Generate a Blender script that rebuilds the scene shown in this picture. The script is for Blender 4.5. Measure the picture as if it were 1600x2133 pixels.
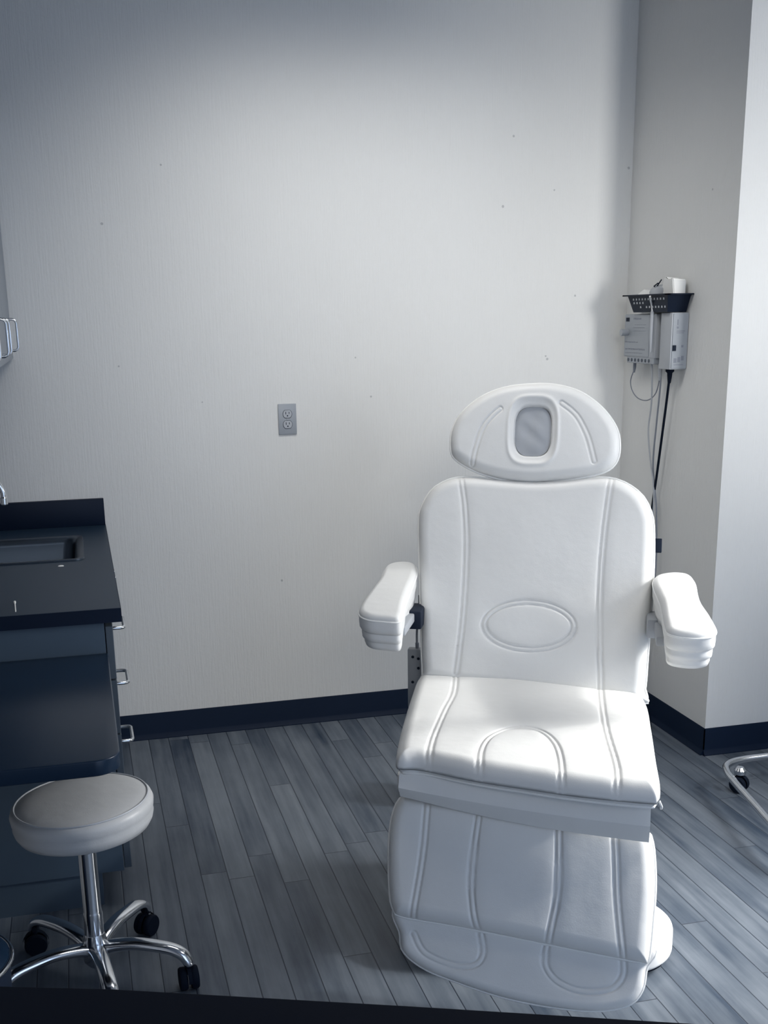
import bpy, bmesh, math, random
import numpy as np
from mathutils import Vector, Matrix

for o in list(bpy.data.objects):
    bpy.data.objects.remove(o, do_unlink=True)
S = bpy.context.scene
COL = S.collection
random.seed(7)

# ------------------------------------------------------------------ camera
CAMH = 1.60
YAW, PITCH, ROLL, FPX, CYPX = 0.256043640, 0.271862367, 0.0142184002, 2386.56357, 1322.54049
fw = Vector((math.sin(YAW) * math.cos(PITCH), math.cos(YAW) * math.cos(PITCH), -math.sin(PITCH)))
rt = Vector((math.cos(YAW), -math.sin(YAW), 0))
dn = fw.cross(rt)
r2 = math.cos(ROLL) * rt + math.sin(ROLL) * dn
d2 = -math.sin(ROLL) * rt + math.cos(ROLL) * dn
cd = bpy.data.cameras.new('camera')
cam = bpy.data.objects.new('camera', cd)
COL.objects.link(cam)
m = Matrix((r2, -d2, -fw)).transposed().to_4x4()
m.translation = Vector((0, 0, CAMH))
cam.matrix_world = m
cd.sensor_fit = 'HORIZONTAL'
cd.sensor_width = 36
cd.lens = 36 * FPX / 1600
cd.shift_y = (CYPX - 1066.5) / 1600
cd.clip_start = 0.02
S.camera = cam

# ------------------------------------------------------------------ light
S.view_settings.view_transform = 'Standard'
S.view_settings.look = 'None'
S.view_settings.gamma = 1
S.view_settings.use_curve_mapping = False
S.view_settings.exposure = 0.0

wd = bpy.data.worlds.new('world')
S.world = wd
wd.use_nodes = True
bg = wd.node_tree.nodes['Background']
bg.inputs[0].default_value = (0.56, 0.70, 0.95, 1)
bg.inputs[1].default_value = 2.1

def area(name, loc, target, sx, sy, power, color):
    l = bpy.data.lights.new(name, 'AREA')
    l.shape = 'RECTANGLE'; l.size = sx; l.size_y = sy; l.energy = power; l.color = color
    o = bpy.data.objects.new(name, l)
    COL.objects.link(o)
    o.location = loc
    o.rotation_euler = (Vector(target) - Vector(loc)).to_track_quat('-Z', 'Y').to_euler()
    return o
# daylight entering by the window in the right wall
WIN = (3.05, 1.72, 2.60, 0.86, 1.98)     # x, y0, y1, z0, z1
WARM = (1.0, 0.985, 0.95)
sl = bpy.data.lights.new('sun', 'SUN')
sl.energy = 1.6
sl.angle = math.radians(2.2)
sl.color = WARM
sun = bpy.data.objects.new('sun', sl)
COL.objects.link(sun)
sun.rotation_euler = Vector((-0.98, 0.19, -0.54)).to_track_quat('-Z', 'Y').to_euler()
side = area('side_window_daylight', (WIN[0] + 0.22, 2.16, 1.6), (1.5, 2.15, 0.0), 0.75, 0.8, 36, WARM)
side.data.spread = math.radians(85)
# added fill from the left front, towards the middle of the back wall
fill_left = area('left_front_fill', (0.2, -1.0, 2.5), (1.30, 4.36, 1.35), 1.0, 0.8, 2.6, WARM)
column_key = area('column_fill', (2.75, -0.9, 1.9), (2.55, 3.57, 1.85), 0.5, 0.7, 4.5, WARM)  # added narrow beam that brightens the column face, no window behind it
column_key.data.spread = math.radians(34)
fill_left.data.spread = math.radians(42)
# overhead fill added for the back wall and the chair, no real fixtures
fill_rear = area('overhead_fill_rear', (0.9, 3.3, 2.72), (1.1, 4.1, 0.8), 1.0, 0.5, 9.8, WARM)
fill_rear.data.spread = math.radians(120)
fill_chair = area('overhead_fill_chair', (2.2, 2.0, 2.72), (1.7, 2.7, 0.3), 1.0, 0.6, 6.0, WARM)
fill_chair.data.spread = math.radians(110)

# ------------------------------------------------------------------ materials
def mat(name, col, rough=0.5, metal=0.0, spec=0.5, coat=0.0):
    m = bpy.data.materials.new(name)
    m.use_nodes = True
    b = m.node_tree.nodes['Principled BSDF']
    b.inputs['Base Color'].default_value = (*col, 1)
    b.inputs['Roughness'].default_value = rough
    b.inputs['Metallic'].default_value = metal
    b.inputs['Specular IOR Level'].default_value = spec
    b.inputs['Coat Weight'].default_value = coat
    b.inputs['Coat Roughness'].default_value = 0.1
    return m

class NT:
    def __init__(s, m): s.t = m.node_tree; s.n = s.t.nodes; s.b = s.n['Principled BSDF']
    def new(s, typ, **k):
        n = s.n.new(typ)
        for a, v in k.items(): setattr(n, a, v)
        return n
    def link(s, a, b): s.t.links.new(a, b)
    def math(s, op, a, b=None, c=None):
        n = s.new('ShaderNodeMath', operation=op)
        for i, v in enumerate((a, b, c)):
            if v is None: continue
            if hasattr(v, 'links'): s.link(v, n.inputs[i])
            else: n.inputs[i].default_value = v
        return n.outputs[0]
    def noise(s, vec, scale, detail=3, rough=0.5):
        n = s.new('ShaderNodeTexNoise')
        n.inputs['Scale'].default_value = scale; n.inputs['Detail'].default_value = detail
        n.inputs['Roughness'].default_value = rough
        if vec: s.link(vec, n.inputs['Vector'])
        return n.outputs['Fac']
    def mapping(s, vec, scale):
        n = s.new('ShaderNodeMapping'); n.inputs['Scale'].default_value = scale
        s.link(vec, n.inputs['Vector']); return n.outputs[0]
    def bump(s, h, strength, dist, base=None):
        n = s.new('ShaderNodeBump'); n.inputs['Strength'].default_value = strength
        n.inputs['Distance'].default_value = dist
        s.link(h, n.inputs['Height'])
        if base: s.link(base, n.inputs['Normal'])
        return n.outputs[0]
    def mix(s, fac, a, b):
        n = s.new('ShaderNodeMix', data_type='RGBA')
        if hasattr(fac, 'links'): s.link(fac, n.inputs[0])
        else: n.inputs[0].default_value = fac
        for i, v in ((6, a), (7, b)):
            if hasattr(v, 'links'): s.link(v, n.inputs[i])
            else: n.inputs[i].default_value = (*v, 1)
        return n.outputs[2]

def wall_mat(name, col, marks):
    m = mat(name, col, 0.75, spec=0.2)
    t = NT(m)
    pos = t.new('ShaderNodeNewGeometry').outputs['Position']
    rib = t.noise(t.mapping(pos, (190, 190, 9)), 1.0, 3, 0.6)
    big = t.noise(t.mapping(pos, (60, 60, 60)), 1.0, 4, 0.6)
    tone = t.noise(pos, 2.2, 4, 0.55)
    nb = t.bump(rib, 0.35, 0.004)
    nb = t.bump(big, 0.22, 0.004, nb)
    t.link(nb, t.b.inputs['Normal'])
    dark = tuple(c * 0.93 for c in col)
    out = t.mix(t.math('MULTIPLY', tone, 0.9), col, dark)
    for (x, y, z, r) in marks:      # nail holes and scuffs
        vm = t.new('ShaderNodeVectorMath', operation='DISTANCE')
        t.link(pos, vm.inputs[0]); vm.inputs[1].default_value = (x, y, z)
        d = t.math('ADD', vm.outputs['Value'], t.math('MULTIPLY', big, r * 0.9))
        f = t.math('LESS_THAN', d, r * 1.25)
        out = t.mix(t.math('MULTIPLY', f, 0.4), out, (0.12, 0.13, 0.15))
    t.link(out, t.b.inputs['Base Color'])
    return m

YW = 4.36     # back wall
XC = 2.165    # left face of the column
YC = 3.575    # front face of the column
MK = [(1.044, 1.447, .004), (1.828, 1.424, .006), (2.10, 1.082, .007), (1.633, 1.993, .006), (1.94, 1.665, .005),
      (1.841, 2.054, .004), (0.141, 1.923, .006), (0.163, 1.436, .004), (0.729, 0.601, .006), (0.456, 1.299, .004),
      (1.103, 1.3, .005), (0.358, 2.119, .004), (1.672, 2.242, .006), (2.149, 2.138, .006), (1.822, 1.436, .005)]
M_wall = wall_mat('painted_textured_wall', (0.77, 0.77, 0.755), [(x, YW, z, r) for x, z, r in MK])
M_wall_side = wall_mat('painted_side_wall', (0.77, 0.77, 0.755), [(2.6, YC, 1.9, .005), (2.33, YC, 1.35, .004), (XC, 3.75, 2.0, .005)])
M_wall_left = mat('grey_left_wall', (0.30, 0.31, 0.33), 0.8)  # mostly unseen wall, toned darker to cut bounce onto the column side
M_base = mat('navy_rubber_baseboard', (0.002, 0.010, 0.030), 0.55, spec=0.18)
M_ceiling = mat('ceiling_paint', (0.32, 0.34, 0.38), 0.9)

M_floor = mat('wood_plank_floor', (0.3, 0.3, 0.3), 0.38)
def floor_nodes():
    t = NT(M_floor)
    pos = t.new('ShaderNodeNewGeometry').outputs['Position']
    sep = t.new('ShaderNodeSeparateXYZ'); t.link(pos, sep.inputs[0])
    x, y = sep.outputs[0], sep.outputs[1]
    W = 0.0765
    xs = t.math('DIVIDE', t.math('SUBTRACT', x, 0.171 - 20 * W), W)
    row = t.math('FLOOR', xs)
    fx = t.math('FRACT', xs)
    wn = t.new('ShaderNodeTexWhiteNoise', noise_dimensions='1D'); t.link(row, wn.inputs['W'])
    ys = t.math('ADD', t.math('DIVIDE', y, 1.17), wn.outputs['Value'])
    brd = t.math('FLOOR', ys); fy = t.math('FRACT', ys)
    wn2 = t.new('ShaderNodeTexWhiteNoise', noise_dimensions='2D')
    cmb = t.new('ShaderNodeCombineXYZ'); t.link(row, cmb.inputs[0]); t.link(brd, cmb.inputs[1])
    t.link(cmb.outputs[0], wn2.inputs['Vector'])
    ex = t.math('MINIMUM', fx, t.math('SUBTRACT', 1.0, fx))
    ey = t.math('MULTIPLY', t.math('MINIMUM', fy, t.math('SUBTRACT', 1.0, fy)), 1.17 / W)
    e = t.math('MULTIPLY', t.math('MINIMUM', ex, ey), W)        # metres to nearest seam
    mr = t.new('ShaderNodeMapRange'); t.link(e, mr.inputs[0])
    mr.inputs[1].default_value = 0.0006; mr.inputs[2].default_value = 0.0021
    seam = mr.outputs[0]
    off = t.new('ShaderNodeVectorMath', operation='MULTIPLY_ADD')
    t.link(wn2.outputs['Color'], off.inputs[0]); off.inputs[1].default_value = (7, 7, 7); t.link(pos, off.inputs[2])
    grain = t.noise(t.mapping(off.outputs[0], (60, 2.6, 1)), 1.0, 4, 0.6)
    cloud = t.noise(t.mapping(off.outputs[0], (11, 3.5, 1)), 1.0, 4, 0.6)
    streak = t.noise(t.mapping(off.outputs[0], (24, 0.9, 1)), 1.0, 2, 0.5)
    v = t.math('ADD', t.math('MULTIPLY', grain, 0.55), t.math('MULTIPLY', cloud, 0.75))
    v = t.math('ADD', v, t.math('MULTIPLY', streak, 0.6))
    v = t.math('ADD', v, t.math('MULTIPLY', wn2.outputs['Value'], 0.30))
    v = t.math('SUBTRACT', v, 0.72)
    c = t.mix(v, (0.017, 0.032, 0.058), (0.210, 0.238, 0.272))
    c = t.mix(seam, (0.018, 0.026, 0.042), c)
    t.link(c, t.b.inputs['Base Color'])
    h = t.math('ADD', seam, t.math('MULTIPLY', grain, 0.25))
    t.link(t.bump(h, 0.5, 0.0015), t.b.inputs['Normal'])
    t.link(t.math('ADD', t.math('MULTIPLY', cloud, 0.25), 0.32), t.b.inputs['Roughness'])
floor_nodes()

def vinyl(name, col, rough=0.45, sc=350):
    m = mat(name, col, rough, spec=0.4)
    t = NT(m)
    tc = t.new('ShaderNodeTexCoord').outputs['Object']
    a = t.noise(tc, sc, 3, 0.6); b = t.noise(tc, 9, 3, 0.5)
    nb = t.bump(a, 0.16, 0.0015); nb = t.bump(b, 0.16, 0.02, nb)
    t.link(nb, t.b.inputs['Normal'])
    sm = t.noise(tc, 5, 5, 0.6)
    t.link(t.mix(sm, col, tuple(c * 0.9 for c in col)), t.b.inputs['Base Color'])
    return m
M_vinyl = vinyl('white_vinyl_upholstery', (0.80, 0.80, 0.785))
M_piping = mat('white_vinyl_piping', (0.86, 0.86, 0.84), 0.4)
M_cloth = vinyl('grey_cloth_insert', (0.42, 0.44, 0.47), 0.8, 500)
M_white_pl = mat('white_plastic', (0.78, 0.78, 0.77), 0.35)
M_grey_pl = mat('grey_plastic', (0.36, 0.38, 0.41), 0.45)
M_lgrey = mat('light_grey_plastic', (0.42, 0.44, 0.47), 0.45)
M_outlet = mat('grey_outlet_plastic', (0.33, 0.355, 0.39), 0.4)
M_dark = mat('navy_black_plastic', (0.005, 0.011, 0.026), 0.55, spec=0.2)
M_rubber = mat('navy_black_rubber', (0.003, 0.007, 0.017), 0.8, spec=0.15)
M_chrome = mat('chrome', (0.75, 0.77, 0.80), 0.14, 1.0)
M_steel = mat('brushed_steel', (0.07, 0.09, 0.12), 0.35, 1.0)
M_counter = mat('dark_laminate_counter', (0.012, 0.028, 0.052), 0.42, spec=0.28)
M_counter_edge = mat('black_laminate_edge', (0.002, 0.008, 0.024), 0.5, spec=0.2)
M_cab = mat('slate_laminate_cabinet', (0.062, 0.092, 0.130), 0.5, spec=0.3)
M_cabside = mat('slate_laminate_drawer', (0.060, 0.080, 0.105), 0.45)
M_upper = mat('pale_upper_cabinet', (0.30, 0.33, 0.37), 0.5)
M_table = mat('dark_glossy_tabletop', (0.006, 0.018, 0.040), 0.30, spec=0.30)
M_stool = vinyl('grey_stool_vinyl', (0.50, 0.51, 0.52), 0.4)
M_midgrey = mat('grey_cord', (0.22, 0.24, 0.28), 0.5)
M_paper = mat('white_paper', (0.82, 0.82, 0.80), 0.7)
M_glass = mat('window_glass', (0.9, 0.95, 1.0), 0.0)
M_glass.node_tree.nodes['Principled BSDF'].inputs['Alpha'].default_value = 0.12
M_print = mat('dark_print', (0.06, 0.075, 0.10), 0.6)

# ------------------------------------------------------------------ helpers
def link(o, parent=None):
    COL.objects.link(o)
    if parent: o.parent = parent
    return o
def tag(o, label=None, cat=None, group=None, kind=None):
    if label: o['label'] = label
    if cat: o['category'] = cat
    if group: o['group'] = group
    if kind: o['kind'] = kind
    return o
def empty(name, loc, rz=0, **k):
    o = bpy.data.objects.new(name, None)
    o.location = loc; o.rotation_euler = (0, 0, rz); o.empty_display_size = 0.05
    link(o); tag(o, **k); return o
def finish(name, bm, mt, parent=None, smooth=True, angle=35):
    me = bpy.data.meshes.new(name)
    bmesh.ops.recalc_face_normals(bm, faces=bm.faces)
    bm.to_mesh(me); bm.free()
    me.materials.append(mt)
    if smooth:
        me.polygons.foreach_set('use_smooth', [True] * len(me.polygons))
        try: me.set_sharp_from_angle(angle=math.radians(angle))
        except Exception: pass
    return link(bpy.data.objects.new(name, me), parent)
def bx(bm, x0, x1, y0, y1, z0, z1, bevel=0, seg=2, M=None):
    r = bmesh.ops.create_cube(bm, size=1)
    vs = r['verts']
    for v in vs:
        v.co = Vector(((x0 + x1) / 2 + v.co.x * (x1 - x0), (y0 + y1) / 2 + v.co.y * (y1 - y0), (z0 + z1) / 2 + v.co.z * (z1 - z0)))
    if bevel:
        es = list({e for v in vs for e in v.link_edges})
        rb = bmesh.ops.bevel(bm, geom=es, offset=bevel, segments=seg, affect='EDGES', profile=0.5)
        vs = list({v for f in rb['faces'] for v in f.verts} | {v for v in vs if v.is_valid})
    if M: bmesh.ops.transform(bm, matrix=M, verts=vs)
    return vs
def box(name, x0, x1, y0, y1, z0, z1, mt, parent=None, bevel=0.0, seg=2, M=None):
    bm = bmesh.new(); bx(bm, x0, x1, y0, y1, z0, z1, bevel, seg, M)
    return finish(name, bm, mt, parent)
def catmull(pts, n, closed=False):
    P = [Vector(p if len(p) == 3 else (p[0], p[1], 0)) for p in pts]
    out = []
    N = len(P)
    segs = N if closed else N - 1
    for i in range(segs):
        g = (lambda k: P[k % N]) if closed else (lambda k: P[min(max(k, 0), N - 1)])
        p0, p1, p2, p3 = g(i - 1), g(i), g(i + 1), g(i + 2)
        for k in range(n):
            t = k / n
            out.append(0.5 * ((2 * p1) + (p2 - p0) * t + (2 * p0 - 5 * p1 + 4 * p2 - p3) * t * t + (3 * p1 - p0 - 3 * p2 + p3) * t ** 3))
    if not closed: out.append(P[-1])
    return out
def tube_bm(bm, path, r, seg=12, closed=False, radii=None, caps=True, flat=1.0):
    P = [Vector(p) for p in path]
    N = len(P)
    T0 = (P[1] - P[0]).normalized()
    up = Vector((0, 0, 1)) if abs(T0.z) < 0.9 else Vector((0, 1, 0))
    nrm = (up - T0 * up.dot(T0)).normalized()
    rings = []
    for i in range(N):
        if closed: T = (P[(i + 1) % N] - P[i - 1]).normalized()
        else: T = (P[min(i + 1, N - 1)] - P[max(i - 1, 0)]).normalized()
        nrm = (nrm - T * nrm.dot(T)).normalized()
        b = T.cross(nrm)
        rr = radii[i] if radii else r
        rings.append([bm.verts.new(P[i] + (nrm * math.cos(a) * flat + b * math.sin(a)) * rr) for a in [2 * math.pi * k / seg for k in range(seg)]])
    for i in range(N if closed else N - 1):
        A, B = rings[i], rings[(i + 1) % N]
        for k in range(seg):
            bm.faces.new((A[k], A[(k + 1) % seg], B[(k + 1) % seg], B[k]))
    if not closed and caps:
        bm.faces.new(rings[0][::-1]); bm.faces.new(rings[-1])
def tube(name, path, r, mt, parent=None, seg=12, closed=False, radii=None, flat=1.0):
    bm = bmesh.new(); tube_bm(bm, path, r, seg, closed, radii, True, flat)
    return finish(name, bm, mt, parent, angle=60)
def lathe(name, prof, mt, parent=None, seg=48, loc=(0, 0, 0), axis='z', angle=35):
    bm = bmesh.new(); lathe_bm(bm, prof, seg, loc, axis)
    return finish(name, bm, mt, parent, angle=angle)
def lathe_bm(bm, prof, seg=48, loc=(0, 0, 0), axis='z'):
    rings = []
    L = Vector(loc)
    for r, h in prof:
        ring = []
        for k in range(seg):
            a = 2 * math.pi * k / seg
            p = Vector((r * math.cos(a), r * math.sin(a), h))
            if axis == 'x': p = Vector((p.z, p.x, p.y))
            if axis == 'y': p = Vector((p.x, p.z, p.y))
            ring.append(bm.verts.new(L + p))
        rings.append(ring)
    for A, B in zip(rings, rings[1:]):
        for k in range(seg):
            bm.faces.new((A[k], A[(k + 1) % seg], B[(k + 1) % seg], B[k]))
    bm.faces.new(rings[0][::-1]); bm.faces.new(rings[-1])
def prism(name, poly, z0, z1, mt, parent=None, bevel=0.0, seg=3, M=None):
    bm = bmesh.new()
    b = [bm.verts.new((p[0], p[1], z0)) for p in poly]
    t = [bm.verts.new((p[0], p[1], z1)) for p in poly]
    n = len(poly)
    bm.faces.new(b[::-1]); bm.faces.new(t)
    for i in range(n): bm.faces.new((b[i], b[(i + 1) % n], t[(i + 1) % n], t[i]))
    bmesh.ops.recalc_face_normals(bm, faces=bm.faces)
    if bevel:
        es = [e for e in bm.edges if abs(e.verts[0].co.z - e.verts[1].co.z) < 1e-6]
        bmesh.ops.bevel(bm, geom=es, offset=bevel, segments=seg, affect='EDGES', profile=0.5)
    if M: bmesh.ops.transform(bm, matrix=M, verts=bm.verts)
    return finish(name, bm, mt, parent)
def rrect(x0, x1, y0, y1, r, n=6, corners=(1, 1, 1, 1)):
    out = []
    for (cx, cy, a0, c) in ((x1 - r, y0 + r, -90, corners[0]), (x1 - r, y1 - r, 0, corners[1]), (x0 + r, y1 - r, 90, corners[2]), (x0 + r, y0 + r, 180, corners[3])):
        if c:
            for k in range(n + 1):
                a = math.radians(a0 + 90 * k / n); out.append((cx + r * math.cos(a), cy + r * math.sin(a)))
        else:
            a = math.radians(a0 + 45); out.append((cx + r * math.copysign(1, math.cos(a)), cy + r * math.copysign(1, math.sin(a))))
    return out

def seg_dist(P, line, closed=False):
    L = np.array([(p[0], p[1]) for p in line], float)
    A = L; B = np.roll(L, -1, 0)
    if not closed: A, B = L[:-1], L[1:]
    best = np.full(len(P), 1e9)
    for a, b in zip(A, B):
        ab = b - a; q = P - a
        t = np.clip((q @ ab) / max(ab @ ab, 1e-12), 0, 1)
        d = np.hypot(*(q - t[:, None] * ab).T)
        best = np.minimum(best, d)
    return best

def cushion(name, outline, origin, V, thick, R, mt, parent, seams=(), puff=0.006, NA=640, NR=100,
            sides=None, hole=None, center=None, gdepth=0.004, gap=0.0065, extra=None, smooth_n=8):
    """padded block: outline in the plane (local x, V), face normal n; grooves follow the stitched seams"""
    X = np.array((1.0, 0, 0)); V = np.array((0.0, V[0], V[1])); n = np.cross(X, V)
    if n[2] < -1e-6 or (abs(n[2]) <= 1e-6 and n[1] > 0): n = -n
    if name == 'leg_rest' or name == 'foot_extension':
        if n[1] > 0: n = -n
    O = np.array(origin, float)
    out = np.array([(p.x, p.y) for p in catmull(outline, smooth_n, True)])
    c = np.array(center) if center else out.mean(0)
    # resample by angle about the centre so rings are regular
    ang = np.unwrap(np.arctan2(out[:, 1] - c[1], out[:, 0] - c[0]))
    per = np.concatenate([[0], np.cumsum(np.hypot(*(np.roll(out, -1, 0) - out).T))])
    s = np.linspace(0, per[-1], NA, endpoint=False)
    E = np.stack([np.interp(s, per, np.append(out[:, i], out[0, i])) for i in (0, 1)], 1)
    rad = 1 - (1 - np.linspace(0, 1, NR)) ** 1.35
    rad = rad[1:]
    UV = [c + r * (E - c) for r in rad]
    P2 = np.concatenate([[c]] + UV)
    e = seg_dist(P2, out, True)
    e[-NA:] = 0
    h = np.where(e < R, -(R - np.sqrt(np.maximum(R * R - (R - e) ** 2, 0))), 0.0)
    rr = np.concatenate([[0]] + [np.full(NA, r) for r in rad])
    rc = np.hypot(P2[:, 0] - c[0], P2[:, 1] - c[1]) / (0.5 * max(np.ptp(out[:, 0]), np.ptp(out[:, 1])))
    h = h + puff * (np.exp(-1.6 * rc ** 2) - 0.35)
    for sm in seams:
        pts, kind = sm if isinstance(sm, tuple) and isinstance(sm[1], str) else (sm, 'double')
        cl = kind.startswith('closed')
        d = seg_dist(P2, [(q.x, q.y) for q in catmull(pts, 8, cl)], cl)
        if 'single' in kind: h -= gdepth * np.exp(-(d / 0.0022) ** 2)
        else:
            h -= gdepth * np.exp(-((d - gap) / 0.0024) ** 2)
            h -= gdepth * 0.5 * np.exp(-(d / 0.018) ** 2)
    if hole is not None:
        hx, hy, ha, hb = hole
        q = ((np.abs(P2[:, 0] - hx) / ha) ** 3.2 + (np.abs(P2[:, 1] - hy) / hb) ** 3.2) ** (1 / 3.2)
        h -= 0.030 * (1 / (1 + np.exp((q - 1.0) / 0.02)))
        h -= 0.009 * np.exp(-((q - 1.0) / 0.28) ** 2)
        h += 0.004 * np.exp(-((q - 1.36) / 0.10) ** 2)
    if extra is not None: h += extra(P2, e)
    verts = [O + a * X + b * V + k * n for (a, b), k in zip(P2, h)]
    # sides and underside
    if sides is None:
        sides = [(0, -R * 1.3), (0.001, -thick * 0.6), (0.003, -thick + 0.02), (0.010, -thick + 0.006), (0.022, -thick)]
    Ec = E - c; El = np.hypot(*Ec.T)[:, None]
    hm = h[-NA:]
    for ins, hh in sides:
        ring = c + Ec * (1 - ins / El)
        verts += [O + a * X + b * V + hh * n for (a, b) in ring]
    verts.append(O + c[0] * X + c[1] * V + sides[-1][1] * n)
    nr = len(rad) + len(sides)
    faces = [(0, 1 + k, 1 + (k + 1) % NA) for k in range(NA)]
    for i in range(nr - 1):
        a = 1 + i * NA; b = a + NA
        faces += [(a + k, b + k, b + (k + 1) % NA, a + (k + 1) % NA) for k in range(NA)]
    a = 1 + (nr - 1) * NA; last = len(verts) - 1
    faces += [(a + k, last, a + (k + 1) % NA) for k in range(NA)]
    me = bpy.data.meshes.new(name)
    me.from_pydata([tuple(v) for v in verts], [], faces)
    me.materials.append(mt)
    # outward normals
    if me.polygons[0].normal.dot(Vector(n)) < 0: me.flip_normals()
    me.polygons.foreach_set('use_smooth', [True] * len(me.polygons))
    o = link(bpy.data.objects.new(name, me), parent)
    def edge_path(inset, hh, step=6):
        ring = c + Ec * (1 - inset / El)
        return [Vector(O + a * X + b * V + hh * n) for a, b in ring[::step]]
    return o, edge_path, (O, X, V, n)

# ------------------------------------------------------------------ room shell
XL = -0.53; ZC = 2.80; XR = WIN[0]; YF = -1.2
def slab(name, *a):
    o = box(name, *a); o['kind'] = 'structure'; return o
slab('floor', XL - 0.1, XR + 0.1, YF, YW + 0.1, -0.1, 0, M_floor)
slab('ceiling', XL - 0.1, XR + 0.1, YF, YW + 0.1, ZC, ZC + 0.1, M_ceiling)
slab('wall_back', XL - 0.1, XC + 0.05, YW, YW + 0.1, 0, ZC, M_wall)
slab('front_blocker_wall', XL - 0.1, 0.75, YF - 0.1, YF, 0, ZC, M_wall_side)  # unseen part-width wall, added to keep light off the left side
slab('wall_left', XL - 0.1, XL, YF, YW, 0, ZC, M_wall_left)
col_ = slab('wall_column', XC, XR + 0.1, YC, YW + 0.1, 0, ZC, M_wall_side)
bm = bmesh.new()
x, y0, y1, z0, z1 = WIN
bx(bm, x, x + 0.12, YF, y0, 0, ZC); bx(bm, x, x + 0.12, y1, YC, 0, ZC)
bx(bm, x, x + 0.12, y0, y1, 0, z0); bx(bm, x, x + 0.12, y0, y1, z1, ZC)
finish('wall_right', bm, M_wall_side)['kind'] = 'structure'
bm = bmesh.new()
for a in ((y0, y0 + 0.04, z0, z1), (y1 - 0.04, y1, z0, z1), (y0, y1, z0, z0 + 0.04), (y0, y1, z1 - 0.04, z1), ((y0 + y1) / 2 - 0.02, (y0 + y1) / 2 + 0.02, z0, z1)):
    bx(bm, x + 0.03, x + 0.07, *a)
w_ = finish('window_1', bm, M_white_pl); w_['kind'] = 'structure'

def baseboard(name, p0, p1, nrm, ext0=0, ext1=0):
    """cove base profile with a toe lip, run from p0 to p1, facing nrm"""
    p0, p1 = Vector((*p0, 0)), Vector((*p1, 0)); n = Vector((*nrm, 0))
    d = (p1 - p0).normalized(); p0 = p0 - d * ext0; p1 = p1 + d * ext1
    prof = [(0, 0), (0.016, 0), (0.016, 0.003), (0.0105, 0.010), (0.006, 0.018), (0.004, 0.022), (0.004, 0.1005), (0.002, 0.104), (0, 0.104)]
    bm = bmesh.new()
    A = [bm.verts.new(p0 + n * a + Vector((0, 0, b))) for a, b in prof]
    B = [bm.verts.new(p1 + n * a + Vector((0, 0, b))) for a, b in prof]
    k = len(prof)
    for i in range(k): bm.faces.new((A[i], A[(i + 1) % k], B[(i + 1) % k], B[i]))
    bm.faces.new(A); bm.faces.new(B[::-1])
    finish(name, bm, M_base)['kind'] = 'structure'
baseboard('baseboard_back', (XL, YW), (XC, YW), (0, -1))
baseboard('baseboard_right', (XC, YW), (XC, YC), (-1, 0), 0, 0.004)
baseboard('baseboard_column', (XC, YC), (XR, YC), (0, -1), 0.004, 0)

# ------------------------------------------------------------------ treatment chair
seat_out = [(-0.338, 0.66), (-0.179, 0.636), (-0.025, 0.604), (0.138, 0.567), (0.262, 0.543), (0.29, 0.489), (0.298, 0.297), (0.303, 0.095), (0.308, -0.06), (0.301, -0.117), (0.28, -0.126), (0.142, -0.115), (0.013, -0.091), (-0.122, -0.06), (-0.242, -0.018), (-0.29, -0.019), (-0.306, -0.009), (-0.316, 0.044), (-0.333, 0.217), (-0.352, 0.474), (-0.358, 0.609)]
seat_s1 = [(-0.254, 0.673), (-0.231, 0.45), (-0.233, 0.289), (-0.233, 0.091), (-0.226, -0.022), (-0.215, -0.11)]
seat_s2 = [(0.164, 0.575), (0.169, 0.43), (0.183, 0.208), (0.205, 0.017), (0.211, -0.07), (0.21, -0.153)]
seat_s3 = [(-0.09, -0.147), (-0.101, -0.062), (-0.107, 0.029), (-0.097, 0.106), (-0.065, 0.162), (-0.019, 0.183), (0.03, 0.16), (0.063, 0.095), (0.081, -0.003), (0.091, -0.146)]
back_out = [(-0.373, 0.427), (-0.379, 0.455), (-0.369, 0.505), (-0.343, 0.548), (-0.306, 0.573), (-0.264, 0.585), (-0.201, 0.584), (-0.131, 0.579), (-0.048, 0.575), (0.033, 0.579), (0.114, 0.588), (0.174, 0.588), (0.222, 0.57), (0.263, 0.537), (0.288, 0.489), (0.296, 0.442), (0.299, 0.333), (0.296, 0.198), (0.292, 0.09), (0.288, -0.011), (0.277, -0.051), (-0.022, -0.032), (-0.325, -0.012), (-0.344, 0.015), (-0.356, 0.147), (-0.369, 0.314)]
back_s1 = [(-0.261, 0.592), (-0.241, 0.486), (-0.231, 0.36), (-0.231, 0.193), (-0.243, 0.012)]
back_s2 = [(0.173, 0.59), (0.159, 0.439), (0.153, 0.302), (0.155, 0.166), (0.167, -0.023)]
back_ell = [(-0.174, 0.156), (0.089, 0.152), (-0.044, 0.224), (-0.04, 0.082)]
back_head = [(-0.294, 0.677), (-0.291, 0.727), (-0.266, 0.777), (-0.212, 0.824), (-0.144, 0.852), (-0.061, 0.862), (0.008, 0.859), (0.077, 0.838), (0.14, 0.791), (0.18, 0.736), (0.192, 0.687), (0.186, 0.639), (0.154, 0.607), (0.074, 0.586), (0.006, 0.577), (-0.062, 0.573), (-0.145, 0.582), (-0.223, 0.606), (-0.281, 0.641)]
back_h1 = [(-0.152, 0.781), (-0.178, 0.756), (-0.202, 0.72), (-0.219, 0.663), (-0.226, 0.621)]
back_h2 = [(0.024, 0.798), (0.052, 0.777), (0.075, 0.751), (0.102, 0.698), (0.122, 0.631)]
back_hole = [(-0.107, 0.718), (-0.002, 0.718), (-0.058, 0.791), (-0.051, 0.646)]
back_rods = [(-0.106, 0.576), (0.06, 0.585)]
back_tag = [(0.302, 0.398)]
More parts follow.
